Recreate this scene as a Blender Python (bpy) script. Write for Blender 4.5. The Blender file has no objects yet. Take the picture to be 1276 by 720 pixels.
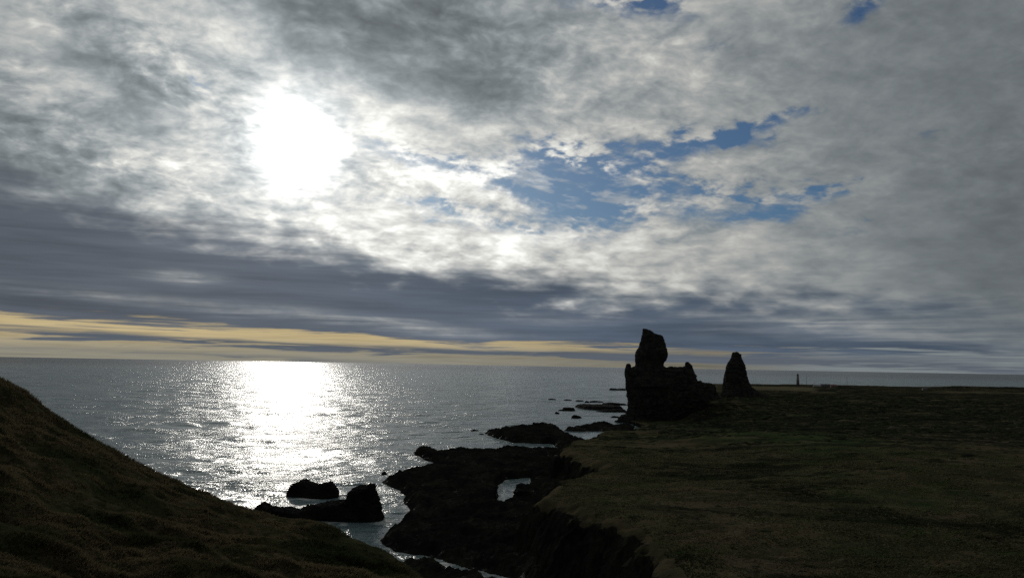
import bpy, bmesh, math, random
import numpy as np
from mathutils import Matrix, Vector

random.seed(7)
rng = np.random.default_rng(7)
sc = bpy.context.scene
COL = sc.collection
R = math.radians

# ------------------------------------------------------------------ camera
# photograph 1276 x 720; focal length ~28 mm equivalent; eye 44 m above the sea
FPX, CAM_H, PITCH, ROLL = 994.0, 44.0, 5.46, 0.99
cam_data = bpy.data.cameras.new('camera')
cam = bpy.data.objects.new('camera', cam_data)
COL.objects.link(cam)
CAM_ROT = Matrix.Rotation(R(90 + PITCH), 3, 'X') @ Matrix.Rotation(R(ROLL), 3, 'Z')
cam.matrix_world = Matrix.Translation((0, 0, CAM_H)) @ CAM_ROT.to_4x4()
cam_data.sensor_width = 36.0
cam_data.lens = FPX / 1276 * 36
cam_data.clip_start = 0.5
cam_data.clip_end = 200000
sc.camera = cam

def ray(x, y):
    v = CAM_ROT @ Vector(((x - 638) / FPX, (360 - y) / FPX, -1.0))
    return v.normalized()

def ground(x, y, z=0.0):
    """where the sight line of a spot in the photograph meets height z"""
    d = ray(x, y)
    t = (z - CAM_H) / d.z
    return (d.x * t, d.y * t)

def azel(x, y):
    d = ray(x, y)
    return math.atan2(d.x, d.y), math.asin(d.z)

SUN_AZ, SUN_EL = azel(368, 176)
SUN_DIR = Vector((math.sin(SUN_AZ) * math.cos(SUN_EL), math.cos(SUN_AZ) * math.cos(SUN_EL), math.sin(SUN_EL)))

# ------------------------------------------------------------------ node maths
class E:
    """a float socket with arithmetic, so shader formulas read as formulas"""
    def __init__(self, nt, s): self.nt, self.s = nt, s
    def _op(self, op, *a, clamp=False):
        n = self.nt.nodes.new('ShaderNodeMath'); n.operation = op; n.use_clamp = clamp
        for i, v in enumerate((self,) + a):
            if isinstance(v, E): self.nt.links.new(v.s, n.inputs[i])
            else: n.inputs[i].default_value = float(v)
        return E(self.nt, n.outputs[0])
    def __add__(s, o): return s._op('ADD', o)
    __radd__ = __add__
    def __sub__(s, o): return s._op('SUBTRACT', o)
    def __rsub__(s, o): return (s * -1.0) + o
    def __mul__(s, o): return s._op('MULTIPLY', o)
    __rmul__ = __mul__
    def __truediv__(s, o): return s._op('DIVIDE', o)
    def __rtruediv__(s, o): return s._op("POWER", -1.0) * o
    def __neg__(s): return s * -1.0
    def exp(s): return s._op('EXPONENT')
    def pow(s, p): return s._op('POWER', p)
    def max(s, o): return s._op('MAXIMUM', o)
    def min(s, o): return s._op('MINIMUM', o)
    def abs(s): return s._op('ABSOLUTE')
    def clamp(s): return s._op('ADD', 0.0, clamp=True)
    def fn(s, op, *a): return s._op(op, *a)
    def ss(s, a, b):
        """smoothstep from a to b (a may be larger than b)"""
        if a > b: return 1.0 - s.ss(b, a)
        n = s.nt.nodes.new('ShaderNodeMapRange'); n.interpolation_type = 'SMOOTHSTEP'
        s.nt.links.new(s.s, n.inputs[0])
        n.inputs[1].default_value, n.inputs[2].default_value = a, b
        n.inputs[3].default_value, n.inputs[4].default_value = 0, 1
        return E(s.nt, n.outputs[0])
    def lerp(s, a, b): return a + s * (b - a) if not isinstance(a, E) else a + s * (b - a)

def vec(nt, x, y, z=0.0):
    n = nt.nodes.new('ShaderNodeCombineXYZ')
    for i, v in enumerate((x, y, z)):
        if isinstance(v, E): nt.links.new(v.s, n.inputs[i])
        else: n.inputs[i].default_value = v
    return n.outputs[0]

def noise(nt, v, scale, detail=4, rough=0.5, dist=0.0, lac=2.0):
    n = nt.nodes.new('ShaderNodeTexNoise')
    n.inputs['Scale'].default_value = scale; n.inputs['Detail'].default_value = detail
    n.inputs['Roughness'].default_value = rough; n.inputs['Distortion'].default_value = dist
    n.inputs['Lacunarity'].default_value = lac
    if v is not None: nt.links.new(v, n.inputs['Vector'])
    return E(nt, n.outputs[0])

def mixc(nt, f, a, b):
    n = nt.nodes.new('ShaderNodeMix'); n.data_type = 'RGBA'; n.clamp_factor = True
    ia, ib = n.inputs[6], n.inputs[7]
    if isinstance(f, E): nt.links.new(f.s, n.inputs[0])
    else: n.inputs[0].default_value = f
    for s, v in ((ia, a), (ib, b)):
        if isinstance(v, (tuple, list)): s.default_value = (*v[:3], 1)
        else: nt.links.new(v, s)
    return n.outputs[2]

def scalec(nt, c, f):
    n = nt.nodes.new('ShaderNodeVectorMath'); n.operation = 'SCALE'
    if isinstance(c, (tuple, list)): n.inputs[0].default_value = c[:3]
    else: nt.links.new(c, n.inputs[0])
    if isinstance(f, E): nt.links.new(f.s, n.inputs['Scale'])
    else: n.inputs['Scale'].default_value = f
    return n.outputs[0]

def addc(nt, a, b):
    n = nt.nodes.new('ShaderNodeVectorMath'); n.operation = 'ADD'
    for i, v in enumerate((a, b)):
        if isinstance(v, (tuple, list)): n.inputs[i].default_value = v[:3]
        else: nt.links.new(v, n.inputs[i])
    return n.outputs[0]

def lin(r, g, b):
    f = lambda c: (c / 255 / 12.92) if c <= 10 else ((c / 255 + 0.055) / 1.055) ** 2.4
    return (f(r), f(g), f(b))
# ------------------------------------------------------------------ numpy noise
_perm = np.random.default_rng(11).permutation(512)
_perm = np.concatenate([_perm, _perm, _perm])
_grad = np.random.default_rng(12).normal(size=(512, 3))
_grad /= np.linalg.norm(_grad, axis=1, keepdims=True)

def pnoise(x, y, z=None):
    """gradient noise, about -0.7 .. 0.7"""
    x = np.asarray(x, float); y = np.asarray(y, float)
    z = np.zeros_like(x) + 0.37 if z is None else np.asarray(z, float)
    xi, yi, zi = np.floor(x).astype(int), np.floor(y).astype(int), np.floor(z).astype(int)
    xf, yf, zf = x - xi, y - yi, z - zi
    u, v, w = (t * t * t * (t * (t * 6 - 15) + 10) for t in (xf, yf, zf))
    out = 0
    for cx in (0, 1):
        for cy in (0, 1):
            for cz in (0, 1):
                h = _perm[(_perm[(_perm[(xi + cx) & 511] + yi + cy) & 511] + zi + cz) & 511]
                g = _grad[h]
                d = g[..., 0] * (xf - cx) + g[..., 1] * (yf - cy) + g[..., 2] * (zf - cz)
                out = out + d * (u if cx else 1 - u) * (v if cy else 1 - v) * (w if cz else 1 - w)
    return out

def fbm(x, y, z=None, octaves=4, rough=0.5, ridged=False):
    a, s, t = 1.0, 0.0, 0.0
    f = 1.0
    for i in range(octaves):
        n = pnoise(x * f + 17.3 * i, y * f - 9.1 * i, None if z is None else z * f + 4.7 * i)
        if ridged: n = 0.5 - np.abs(n) * 1.6
        s = s + n * a; t += a
        a *= rough; f *= 2.03
    return s / t * (1.6 if not ridged else 1.0)

def sst(a, b, x):
    t = np.clip((x - a) / (b - a), 0, 1)
    return t * t * (3 - 2 * t)

def sdf(poly, x, y):
    """signed distance to a closed polygon, positive inside"""
    P = np.asarray(poly, float)
    d2 = np.full(x.shape, 1e18)
    inside = np.zeros(x.shape, bool)
    for i in range(len(P)):
        ax, ay = P[i - 1]; bx, by = P[i]
        ex, ey = bx - ax, by - ay
        t = np.clip(((x - ax) * ex + (y - ay) * ey) / (ex * ex + ey * ey + 1e-9), 0, 1)
        d2 = np.minimum(d2, (x - ax - ex * t) ** 2 + (y - ay - ey * t) ** 2)
        c = ((ay > y) != (by > y))
        if ey != 0:
            c &= x < (y - ay) * ex / ey + ax
            inside ^= c
    d = np.sqrt(d2)
    return np.where(inside, d, -d)

def idw(ctrl, x, y, p=3.0, eps=6.0):
    num = 0.0; den = 0.0
    for cx, cy, cz in ctrl:
        w = ((x - cx) ** 2 + (y - cy) ** 2 + eps * eps) ** (-p / 2)
        num = num + w * cz; den = den + w
    return num / den

# ------------------------------------------------------------------ mesh helpers
def mesh_obj(name, verts, faces, mat=None, parent=None, smooth=True, attrs=None):
    verts = np.asarray(verts, np.float32); faces = np.asarray(faces, np.int32)
    me = bpy.data.meshes.new(name)
    n, m, k = len(verts), len(faces), faces.shape[1]
    me.vertices.add(n); me.vertices.foreach_set('co', verts.ravel())
    me.loops.add(m * k); me.loops.foreach_set('vertex_index', faces.ravel())
    me.polygons.add(m); me.polygons.foreach_set('loop_start', np.arange(0, m * k, k, dtype=np.int32))
    me.polygons.foreach_set('use_smooth', np.full(m, smooth))
    me.update(calc_edges=True)
    for an, av in (attrs or {}).items():
        at = me.attributes.new(an, 'FLOAT', 'POINT')
        at.data.foreach_set('value', np.asarray(av, np.float32).ravel())
    o = bpy.data.objects.new(name, me)
    COL.objects.link(o)
    if mat: me.materials.append(mat)
    if parent: o.parent = parent
    return o

def grid_faces(nr, nc):
    i = np.arange(nr * nc).reshape(nr, nc)
    return np.stack([i[:-1, :-1], i[:-1, 1:], i[1:, 1:], i[1:, :-1]], -1).reshape(-1, 4)

def bm_obj(name, bm, mat=None, parent=None, smooth=False):
    me = bpy.data.meshes.new(name)
    bm.to_mesh(me); bm.free()
    o = bpy.data.objects.new(name, me); COL.objects.link(o)
    for p in me.polygons: p.use_smooth = smooth
    if mat: me.materials.append(mat)
    if parent: o.parent = parent
    return o

def tag(o, label, cat, group=None):
    o['label'] = label; o['category'] = cat
    if group: o['group'] = group
    return o

def kind(o, k):
    o['kind'] = k
    return o

# ------------------------------------------------------------------ materials
def new_mat(name):
    m = bpy.data.materials.new(name); m.use_nodes = True
    nt = m.node_tree
    b = nt.nodes['Principled BSDF']
    return m, nt, b

def attr(nt, name):
    n = nt.nodes.new('ShaderNodeAttribute'); n.attribute_name = name
    return E(nt, n.outputs['Fac'])

def pos(nt, s=(1, 1, 1)):
    g = nt.nodes.new('ShaderNodeNewGeometry')
    n = nt.nodes.new('ShaderNodeVectorMath'); n.operation = 'MULTIPLY'
    nt.links.new(g.outputs['Position'], n.inputs[0]); n.inputs[1].default_value = s
    return n.outputs[0]

def bump(nt, h, dist, strength=1.0):
    n = nt.nodes.new('ShaderNodeBump')
    n.inputs['Strength'].default_value = strength; n.inputs['Distance'].default_value = dist
    nt.links.new(h.s, n.inputs['Height'])
    return n.outputs[0]

def rock_mat(name='lava_rock', f=1.0):
    m, nt, b = new_mat(name)
    p = pos(nt)
    a = noise(nt, p, 0.25, 5, 0.6); c = noise(nt, p, 1.6, 5, 0.65)
    col = mixc(nt, a.ss(0.35, 0.65), (0.024, 0.026, 0.026), (0.050, 0.050, 0.046))
    col = mixc(nt, (a + c - 1.0).ss(0.08, 0.28) * 0.6, col, (0.066, 0.068, 0.045))      # lichen and moss
    if f != 1.0: col = scalec(nt, col, f)
    nt.links.new(col, b.inputs['Base Color'])
    b.inputs['Roughness'].default_value = 0.92
    b.inputs['Specular IOR Level'].default_value = 0.03
    nt.links.new(bump(nt, c + noise(nt, p, 0.5, 4, 0.6) * 1.5, 0.5, 0.9), b.inputs['Normal'])
    return m
M_ROCK = rock_mat()
M_SEAROCK = rock_mat('wet_lava_rock', 0.45)

def land_mat():
    m, nt, b = new_mat('coastal_ground')
    p = pos(nt)
    pf = pos(nt, (1, 1, 0.3))
    big = noise(nt, p, 0.018, 4, 0.55); mid = noise(nt, p, 0.075, 7, 0.66); fine = noise(nt, p, 0.6, 5, 0.68)
    dryg = mixc(nt, mid.ss(0.42, 0.60), (0.066, 0.058, 0.034), (0.034, 0.032, 0.020))
    green = mixc(nt, mid.ss(0.42, 0.60), (0.040, 0.056, 0.024), (0.022, 0.033, 0.016))
    heath = mixc(nt, mid.ss(0.42, 0.60), (0.009, 0.011, 0.010), (0.022, 0.024, 0.015))
    g = attr(nt, 'green') + (big - 0.5) * 1.6 + (mid - 0.5) * 1.2
    col = mixc(nt, g.ss(0.32, 0.72), dryg, green)
    pt = noise(nt, pos(nt, (0.5, 1.0, 1.0)), 0.045, 6, 0.68, 0.6)
    h = attr(nt, 'heath') + (pt - 0.5) * 2.6 + (mid - 0.5) * 1.0 + (fine - 0.5) * 1.3
    col = mixc(nt, h.ss(0.32, 0.50), col, heath)
    bare = noise(nt, pos(nt, (0.6, 1.0, 1.0)), 0.06, 7, 0.7, 0.8)
    col = mixc(nt, bare.ss(0.55, 0.63) * 0.7, col, (0.085, 0.072, 0.047))
    col = mixc(nt, attr(nt, 'pale'), col, mixc(nt, mid.ss(0.3, 0.7), (0.12, 0.105, 0.065), (0.085, 0.08, 0.05)))
    col = scalec(nt, col, (0.34 + fine * 1.32) * 1.35)
    rk = mixc(nt, mid.ss(0.4, 0.6), (0.011, 0.012, 0.011), (0.024, 0.024, 0.021))
    rk = mixc(nt, (mid + fine - 1.0).ss(0.06, 0.25) * 0.5, rk, (0.036, 0.042, 0.020))
    r = attr(nt, 'rock') + (fine - 0.5) * 0.7
    rr_ = r.ss(0.40, 0.60)
    col = mixc(nt, rr_, col, rk)
    nt.links.new(col, b.inputs['Base Color'])
    # tide-wet rock: films of water lie on the low shelf
    sp = nt.nodes.new('ShaderNodeSeparateXYZ'); nt.links.new(p, sp.inputs[0])
    wet = rr_ * E(nt, sp.outputs[2]).ss(2.6, 0.8) * noise(nt, p, 0.35, 4, 0.6).ss(0.57, 0.72)
    nt.links.new((0.95 - wet * 0.62).s, b.inputs['Roughness'])
    nt.links.new((wet * 0.35).s, b.inputs['Specular IOR Level'])
    nt.links.new(bump(nt, fine + noise(nt, p, 2.6, 3, 0.6) * 0.35, 0.6, 1.0), b.inputs['Normal'])
    return m
M_LAND = land_mat()

def hill_mat():
    m, nt, b = new_mat('hill_turf')
    p = pos(nt)
    mid = noise(nt, pos(nt, (0.7, 1.2, 1.2)), 0.20, 5, 0.6); fine = noise(nt, p, 1.6, 5, 0.65); vf = noise(nt, p, 9.0, 3, 0.6)
    col = mixc(nt, mid.ss(0.40, 0.60), (0.090, 0.075, 0.045), (0.034, 0.040, 0.020))
    col = mixc(nt, (fine + mid * 0.6).ss(0.92, 0.66), col, (0.024, 0.026, 0.013))
    col = scalec(nt, col, 0.60 + vf * 0.8)
    rk = mixc(nt, fine.ss(0.4, 0.6), (0.016, 0.017, 0.016), (0.030, 0.028, 0.024))
    r = attr(nt, 'rock') + (fine - 0.5) * 0.7
    col = mixc(nt, r.ss(0.45, 0.62), col, rk)
    nt.links.new(col, b.inputs['Base Color'])
    b.inputs['Roughness'].default_value = 0.95
    b.inputs['Specular IOR Level'].default_value = 0.0
    nt.links.new(bump(nt, fine + vf * 0.4, 0.12, 0.8), b.inputs['Normal'])
    return m
M_HILL = hill_mat()

def grass_mat():
    m, nt, b = new_mat('grass_blades')
    p = pos(nt)
    mid = noise(nt, pos(nt, (0.7, 1.2, 1.2)), 0.20, 5, 0.6); f = noise(nt, p, 5.0, 2, 0.5)
    col = mixc(nt, mid.ss(0.40, 0.60), (0.125, 0.102, 0.060), (0.034, 0.042, 0.020))
    col = scalec(nt, col, 0.95 + f * 0.7)
    nt.links.new(col, b.inputs['Base Color'])
    b.inputs['Roughness'].default_value = 0.8
    b.inputs['Specular IOR Level'].default_value = 0.0
    tr = nt.nodes.new('ShaderNodeBsdfTranslucent'); nt.links.new(col, tr.inputs['Color'])
    mx = nt.nodes.new('ShaderNodeMixShader'); mx.inputs[0].default_value = 0.4
    nt.links.new(b.outputs[0], mx.inputs[1]); nt.links.new(tr.outputs[0], mx.inputs[2])
    nt.links.new(mx.outputs[0], nt.nodes['Material Output'].inputs[0])
    return m
M_GRASS = grass_mat()

def sea_mat():
    m, nt, b = new_mat('sea_water')
    p = pos(nt)
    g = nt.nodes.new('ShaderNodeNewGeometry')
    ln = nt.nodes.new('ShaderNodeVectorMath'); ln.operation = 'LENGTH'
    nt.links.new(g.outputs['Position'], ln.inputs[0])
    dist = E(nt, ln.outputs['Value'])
    rot = nt.nodes.new('ShaderNodeVectorRotate'); rot.rotation_type = 'Z_AXIS'; rot.inputs['Angle'].default_value = R(-18)
    nt.links.new(p, rot.inputs['Vector'])
    st = nt.nodes.new('ShaderNodeVectorMath'); st.operation = 'MULTIPLY'
    nt.links.new(rot.outputs[0], st.inputs[0]); st.inputs[1].default_value = (0.5, 1.0, 1.0)
    w0 = noise(nt, st.outputs[0], 0.055, 2, 0.5); w1 = noise(nt, st.outputs[0], 0.26, 2, 0.5); w2 = noise(nt, p, 1.3, 1, 0.5)
    gust = noise(nt, st.outputs[0], 0.03, 4, 0.6)
    ga = (gust * 4.0 - 1.2).max(0.1)
    h = w0 * 2.6 + w1 * 1.8 * ga + w2 * 0.38 * ga
    b.inputs['IOR'].default_value = 1.333
    b.inputs['Specular IOR Level'].default_value = 0.5
    rr = 0.22 + (gust - 0.5) * 0.10
    foam = attr(nt, 'foam') + (noise(nt, p, 0.16, 5, 0.65) - 0.5) * 1.6 + (w1 - 0.5) * 0.7
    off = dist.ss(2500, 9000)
    deep = mixc(nt, off, (0.130, 0.190, 0.205), (0.020, 0.032, 0.042))  # pale inshore colour stands in for sky reflection; darkened by distance towards the horizon
    nt.links.new((0.15 - off * 0.04).s, b.inputs['Specular IOR Level'])  # reflection cut further with distance, for the dark line at the horizon
    fm = foam.ss(0.54, 0.85)
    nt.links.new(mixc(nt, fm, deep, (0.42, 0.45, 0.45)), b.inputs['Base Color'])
    nt.links.new((rr + fm * 0.5).s, b.inputs['Roughness'])
    nt.links.new(bump(nt, h, 1.0, 1.0), b.inputs['Normal'])
    return m
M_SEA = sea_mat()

def soft_normal(nt, *shaders, up=0.75):
    """thin blades stand for many: shade them like the turf they grow from"""
    g = nt.nodes.new('ShaderNodeNewGeometry')
    n = nt.nodes.new('ShaderNodeVectorMath'); n.operation = 'NORMALIZE'
    nt.links.new(addc(nt, scalec(nt, g.outputs['Normal'], 1 - up), (0.0, 0.0, up)), n.inputs[0])
    for s in shaders: nt.links.new(n.outputs[0], s.inputs['Normal'])

def plain_mat(name, col, rough=0.7, var=0.25, scale=0.6):
    m, nt, b = new_mat(name)
    n = noise(nt, pos(nt), scale, 5, 0.6)
    nt.links.new(scalec(nt, col, (1 - var) + n * 2 * var), b.inputs['Base Color'])
    b.inputs['Roughness'].default_value = rough
    return m

soft_normal(M_GRASS.node_tree, M_GRASS.node_tree.nodes['Principled BSDF'])
# ------------------------------------------------------------------ sky
SKY_STRENGTH = 0.1
world = bpy.data.worlds.new('World')
sc.world = world
world.use_nodes = True
wt = world.node_tree
for n in list(wt.nodes): wt.nodes.remove(n)
w_out = wt.nodes.new('ShaderNodeOutputWorld')
w_bg = wt.nodes.new('ShaderNodeBackground')
w_bg.inputs['Strength'].default_value = SKY_STRENGTH
wt.links.new(w_bg.outputs[0], w_out.inputs[0])
w_sky = wt.nodes.new('ShaderNodeTexSky')
w_sky.sky_type = 'NISHITA'
w_sky.sun_disc = False
w_sky.sun_elevation = SUN_EL
w_sky.sun_rotation = SUN_AZ
w_sky.air_density = 1.0
w_sky.dust_density = 0.3
w_sky.ozone_density = 2.0
tc = wt.nodes.new('ShaderNodeTexCoord')
sep = wt.nodes.new('ShaderNodeSeparateXYZ')
wt.links.new(tc.outputs['Generated'], sep.inputs[0])
dx, dy, dz = (E(wt, sep.outputs[i]) for i in range(3))
az = dx.fn('ARCTAN2', dy)
el = dz.fn('ARCSINE')
elp = dz.max(0.0)
# the cloud deck: directions projected on a layer overhead (curved down towards the horizon)
k = 1.0 / (elp + 0.30)
px, py = dx * k, dy * k
P = vec(wt, px, py, 0.0)
nb = noise(wt, P, 2.2, 3, 0.5)                     # large masses
# warp the layer so that the cells are not a regular lattice
wx = noise(wt, vec(wt, px, py, 5.3), 5.0, 3, 0.55) - 0.5
wy = noise(wt, vec(wt, px, py, 9.1), 5.0, 3, 0.55) - 0.5
# cells drawn out along the wind, which blows up and to the left of the sun
qx = px + wx * 0.08
qy = py + wy * 0.08
Q = vec(wt, qx * 0.90 + qy * 0.42, (qy * 0.90 - qx * 0.42) * 1.05, 0.0)
n1 = noise(wt, Q, 8.0, 3, 0.5)                    # cloud masses
n2 = noise(wt, Q, 26.0, 4, 0.52)                   # altocumulus cells
n3 = noise(wt, vec(wt, qx, qy, 3.0), 64.0, 4, 0.55)   # fine broken edges
# streaks of the low stratus: long in azimuth, thin in elevation
tilt = el + az * 0.0
ns = noise(wt, vec(wt, az * 2.6, el * 38.0, 1.0), 1.6, 7, 0.55, 0.5)
ns2 = noise(wt, vec(wt, az * 5.0, el * 120.0, 4.0), 1.5, 6, 0.6, 0.5)
# positions of the features, shifted about by the noise so their rims are ragged
fa = az + wx * 0.07 + (n2 - 0.5) * 0.05
fe = el + wy * 0.05 * elp.ss(0.02, 0.2) + (n2 - 0.5) * 0.045 * elp.ss(0.02, 0.25)

def blob(x, y, rx, ry, ang=0.0, amp=1.0, a_=None, e_=None):
    """a soft patch of sky centred where the photograph shows it, radii in photo pixels"""
    a0, e0 = azel(x, y)
    c, s = math.cos(R(ang)), math.sin(R(ang))
    da, de = (fa if a_ is None else a_) - a0, (fe if e_ is None else e_) - e0
    da = da * math.cos(e0)
    u = (da * c + de * s) * (FPX / rx)
    v = (de * c - da * s) * (FPX / ry)
    return ((u * u + v * v) * -1.0).exp() * amp

def total(items):
    t = items[0]
    for i in items[1:]: t = t + i
    return t

# angle from the sun
cs = dx * SUN_DIR.x + dy * SUN_DIR.y + dz * SUN_DIR.z
th = cs.min(1.0).fn('ARCCOSINE')                    # radians
glow_core = ((th * th) * (-1.0 / 0.040 ** 2)).exp()
glow_mid = (th * (-1.0 / 0.15)).exp()
glow_far = (th * (-1.0 / 0.55)).exp()

# --- thick grey masses (optical depth of the deck)
thick = total([
    blob(520, 30, 190, 85, -8, 0.75), blob(400, 20, 100, 60, 0, 0.35), blob(600, 110, 90, 50, -25, 0.35),
    blob(200, 120, 130, 50, -25, 0.40), blob(110, 60, 90, 35, -25, 0.35), blob(20, 190, 130, 50, -10, 0.35),
    blob(640, 60, 90, 60, 0, 0.15),
    blob(1270, 160, 260, 240, 0, 0.60), blob(1300, 330, 120, 90, 0, 0.45), blob(1120, 60, 200, 60, 0, 0.2),
    blob(-160, 240, 250, 160, 0, 0.45),
])
# --- thin, bright parts of the deck
thin = total([
    blob(560, 205, 160, 50, -12, 0.40), blob(600, 305, 190, 28, -6, 0.42), blob(250, 190, 110, 60, 0, 0.30),
    blob(60, 20, 90, 45, 0, 0.25), blob(250, 20, 60, 50, 0, 0.25), blob(700, 120, 120, 70, 0, 0.20),
    blob(880, 300, 160, 40, 0, 0.10),
])
# --- blue openings
hole = total([
    blob(740, 248, 78, 46, -8, 1.15), blob(690, 205, 60, 26, -20, 0.85), blob(800, 200, 75, 24, 14, 0.72),
    blob(905, 182, 60, 11, -4, 1.05), blob(1000, 255, 62, 13, 12, 1.05), blob(890, 245, 75, 22, -10, 0.75),
    blob(545, 262, 75, 14, -6, 0.80), blob(610, 215, 85, 18, -10, 0.55), blob(520, 195, 60, 14, -14, 0.45),
    blob(765, 10, 65, 11, -12, 0.85), blob(835, 12, 30, 10, 0, 0.9), blob(950, 155, 60, 12, 12, 0.75),
    blob(1090, 8, 34, 12, 20, 0.75), blob(250, 100, 24, 10, -30, 0.75), blob(1150, 175, 60, 12, 0, 0.35),
    blob(800, 60, 60, 20, 20, 0.25), blob(660, 290, 60, 10, -5, 0.55), blob(870, 75, 50, 14, 20, 0.3), blob(1060, 290, 40, 10, 0, 0.35),
])
# --- the dark stratus band over the horizon, deep at the left and thin at the right
warp_e = (nb - 0.5) * 0.07 + (ns - 0.5) * 0.055 + (n1 - 0.5) * 0.07
be = el + warp_e
top = 0.112 - az.min(0.0) * 0.14 - az.max(0.0) * 0.055                              # upper rim, radians
low = 0.0285 - az * 0.026 - (ns2 - 0.5) * 0.040 - (ns - 0.5) * 0.030
d_top = be - top
band = (d_top * -1.0).ss(-0.02, 0.04)
right_fade = (az + (ns - 0.5) * 0.5 + (ns2 - 0.5) * 0.25).ss(0.62, 0.38)
band = band * (0.12 + 0.88 * right_fade)
rift = blob(225, 344, 34, 6, 0, 0.8, az, el + (ns2 - 0.5) * 0.01) + blob(150, 372, 200, 7, -3, 0.35, az, el + (ns - 0.5) * 0.02) \
    + blob(480, 402, 130, 6, -4, 0.55, az, el + (ns - 0.5) * 0.03) + blob(1010, 398, 60, 4, 0, 0.6, az, el + (ns2 - 0.5) * 0.012) \
    + blob(880, 392, 40, 4, 0, 0.5, az, el + (ns2 - 0.5) * 0.012) + blob(700, 395, 90, 7, 0, 0.18, az, el + (ns - 0.5) * 0.03) \
    + blob(1110, 408, 150, 16, 0, 0.85, az, el + (ns - 0.5) * 0.03)
rift = (rift * (0.6 + (ns2 - 0.5) * 2.2)).clamp()
band = band * (1.0 - rift)

# --- deck brightness
hi = el.ss(0.07, 0.24)
body = ((n1 - 0.5) * 2.3 + (n2 - 0.5) * 1.45 * (0.45 + 0.55 * hi) + (n3 - 0.5) * 0.6 * hi + (ns - 0.5) * 1.3 * (1.0 - hi)) * (1.0 - 0.5 * az.ss(0.12, 0.5))
depth = thick * 1.1 - thin + 0.42 + body * (0.75 + 0.25 * thick) * -1.0
depth = depth.max(-0.35)
trans = (depth * -1.25).exp()
light = 0.27 + 0.66 * glow_far + glow_mid * 0.36
deck_l = trans * light * 1.0 + 0.07
deck_c = mixc(wt, trans.ss(0.15, 0.8), (0.87, 0.99, 1.05), (1.0, 1.0, 0.95))
deck = scalec(wt, deck_c, deck_l)

# --- low stratus and the yellow light under it
band_l = 0.100 + (ns - 0.5) * 0.11 + (ns2 - 0.5) * 0.04 + glow_mid * 0.10 + (nb - 0.5) * 0.04
band_col = scalec(wt, mixc(wt, (az).ss(-0.5, 0.45), (0.92, 1.06, 1.28), (0.72, 1.0, 1.45)), band_l.max(0.03))
sky_nat = scalec(wt, w_sky.outputs[0], SKY_STRENGTH)
# clear strip low over the sea, lit yellow behind the stratus
yel_w = (az + 0.05).ss(0.5, -0.1)
yel = mixc(wt, el.ss(0.004, 0.035), (0.255, 0.24, 0.19), (0.50, 0.40, 0.22))
yel = scalec(wt, yel, 0.62 + 0.45 * yel_w + (ns2 - 0.5) * 0.9 + (ns - 0.5) * 0.6)
yel = mixc(wt, az.ss(0.22, 0.40), yel, (0.20, 0.225, 0.235))
st = ns2 * 0.6 + ns * 0.4
hs = el + (st - 0.5) * 0.040
bars = blob(90, 420, 170, 3.5, -2, 0.95, az, hs) + blob(330, 430, 260, 3.5, -2, 0.8, az, hs) + blob(40, 408, 120, 3.0, -2, 0.75, az, hs) \
    + blob(650, 440, 420, 4.0, -1, 0.95, az, hs) + blob(220, 440, 260, 2.5, -1, 0.5, az, hs) + blob(760, 446, 160, 6, -1, 0.7, az, hs) \
    + blob(1140, 452, 260, 12, 0, 0.75, az, hs) + blob(900, 440, 90, 2.5, 0, 0.7, az, hs) + blob(520, 422, 80, 2.0, -2, 0.6, az, hs)
bars = (bars * 1.3 * (0.85 + (st - 0.5) * 4.5) + (st - 0.54) * 2.5).clamp()
strip_col = mixc(wt, bars, yel, scalec(wt, (0.115, 0.135, 0.165), 0.85 + (ns2 - 0.5) * 0.5))

# --- put the layers together
open_ = hole * 0.98 + ((n1 - 0.5) * -2.6 + (n2 - 0.5) * -1.7 + (n3 - 0.5) * -0.7) * (0.30 + (hole * 0.95).min(0.75)) - thick * 0.25
wisp = noise(wt, vec(wt, qx * 0.8 + qy * 0.3, qy * 1.3 - qx * 0.3, 7.7), 12.0, 5, 0.55)
open_ = open_.ss(0.12, 1.0) * (1.0 - 0.55 * wisp.ss(0.50, 0.68))
tint = wt.nodes.new('ShaderNodeVectorMath'); tint.operation = 'MULTIPLY'
wt.links.new(sky_nat, tint.inputs[0]); tint.inputs[1].default_value = (0.20, 0.285, 0.385)
blue = addc(wt, tint.outputs[0], scalec(wt, (0.9, 0.95, 1.0), glow_mid * 0.40))
deep = mixc(wt, open_, deck, blue)
col = mixc(wt, band, deep, band_col)
strip = (el - low).ss(0.004, -0.004)
col = mixc(wt, strip, col, strip_col)
# the sun behind thin cloud
veil = (1.0 - band * 0.85) * (1.0 - (thick * 0.5).clamp())
sun_l = glow_core * 3.0 * (0.55 + (n1 - 0.32) * 2.0 + (n2 - 0.5) * 1.8).max(0.1) + ((th * th) * (-1.0 / 0.085 ** 2)).exp() * 0.22 * (0.7 + (n2 - 0.5) * 1.6)
col = addc(wt, col, scalec(wt, (1.0, 0.985, 0.94), sun_l * veil))
# away from the sun the deck is dull
away = (dy * 1.0).ss(0.75, -0.4)
col = scalec(wt, col, 1.0 - 0.55 * away)
col = scalec(wt, col, 1.0 / SKY_STRENGTH)
col = mixc(wt, dz.ss(-0.002, -0.03), col, scalec(wt, (0.05, 0.055, 0.06), 1.0 / SKY_STRENGTH))
wt.links.new(col, w_bg.inputs['Color'])
world.cycles.sampling_method = 'MANUAL'
world.cycles.sample_map_resolution = 1024
# ------------------------------------------------------------------ the coast: plateau, cliffs, rock shelf
def gp(pts, z): return [ground(x, y, z) for x, y in pts]

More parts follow.
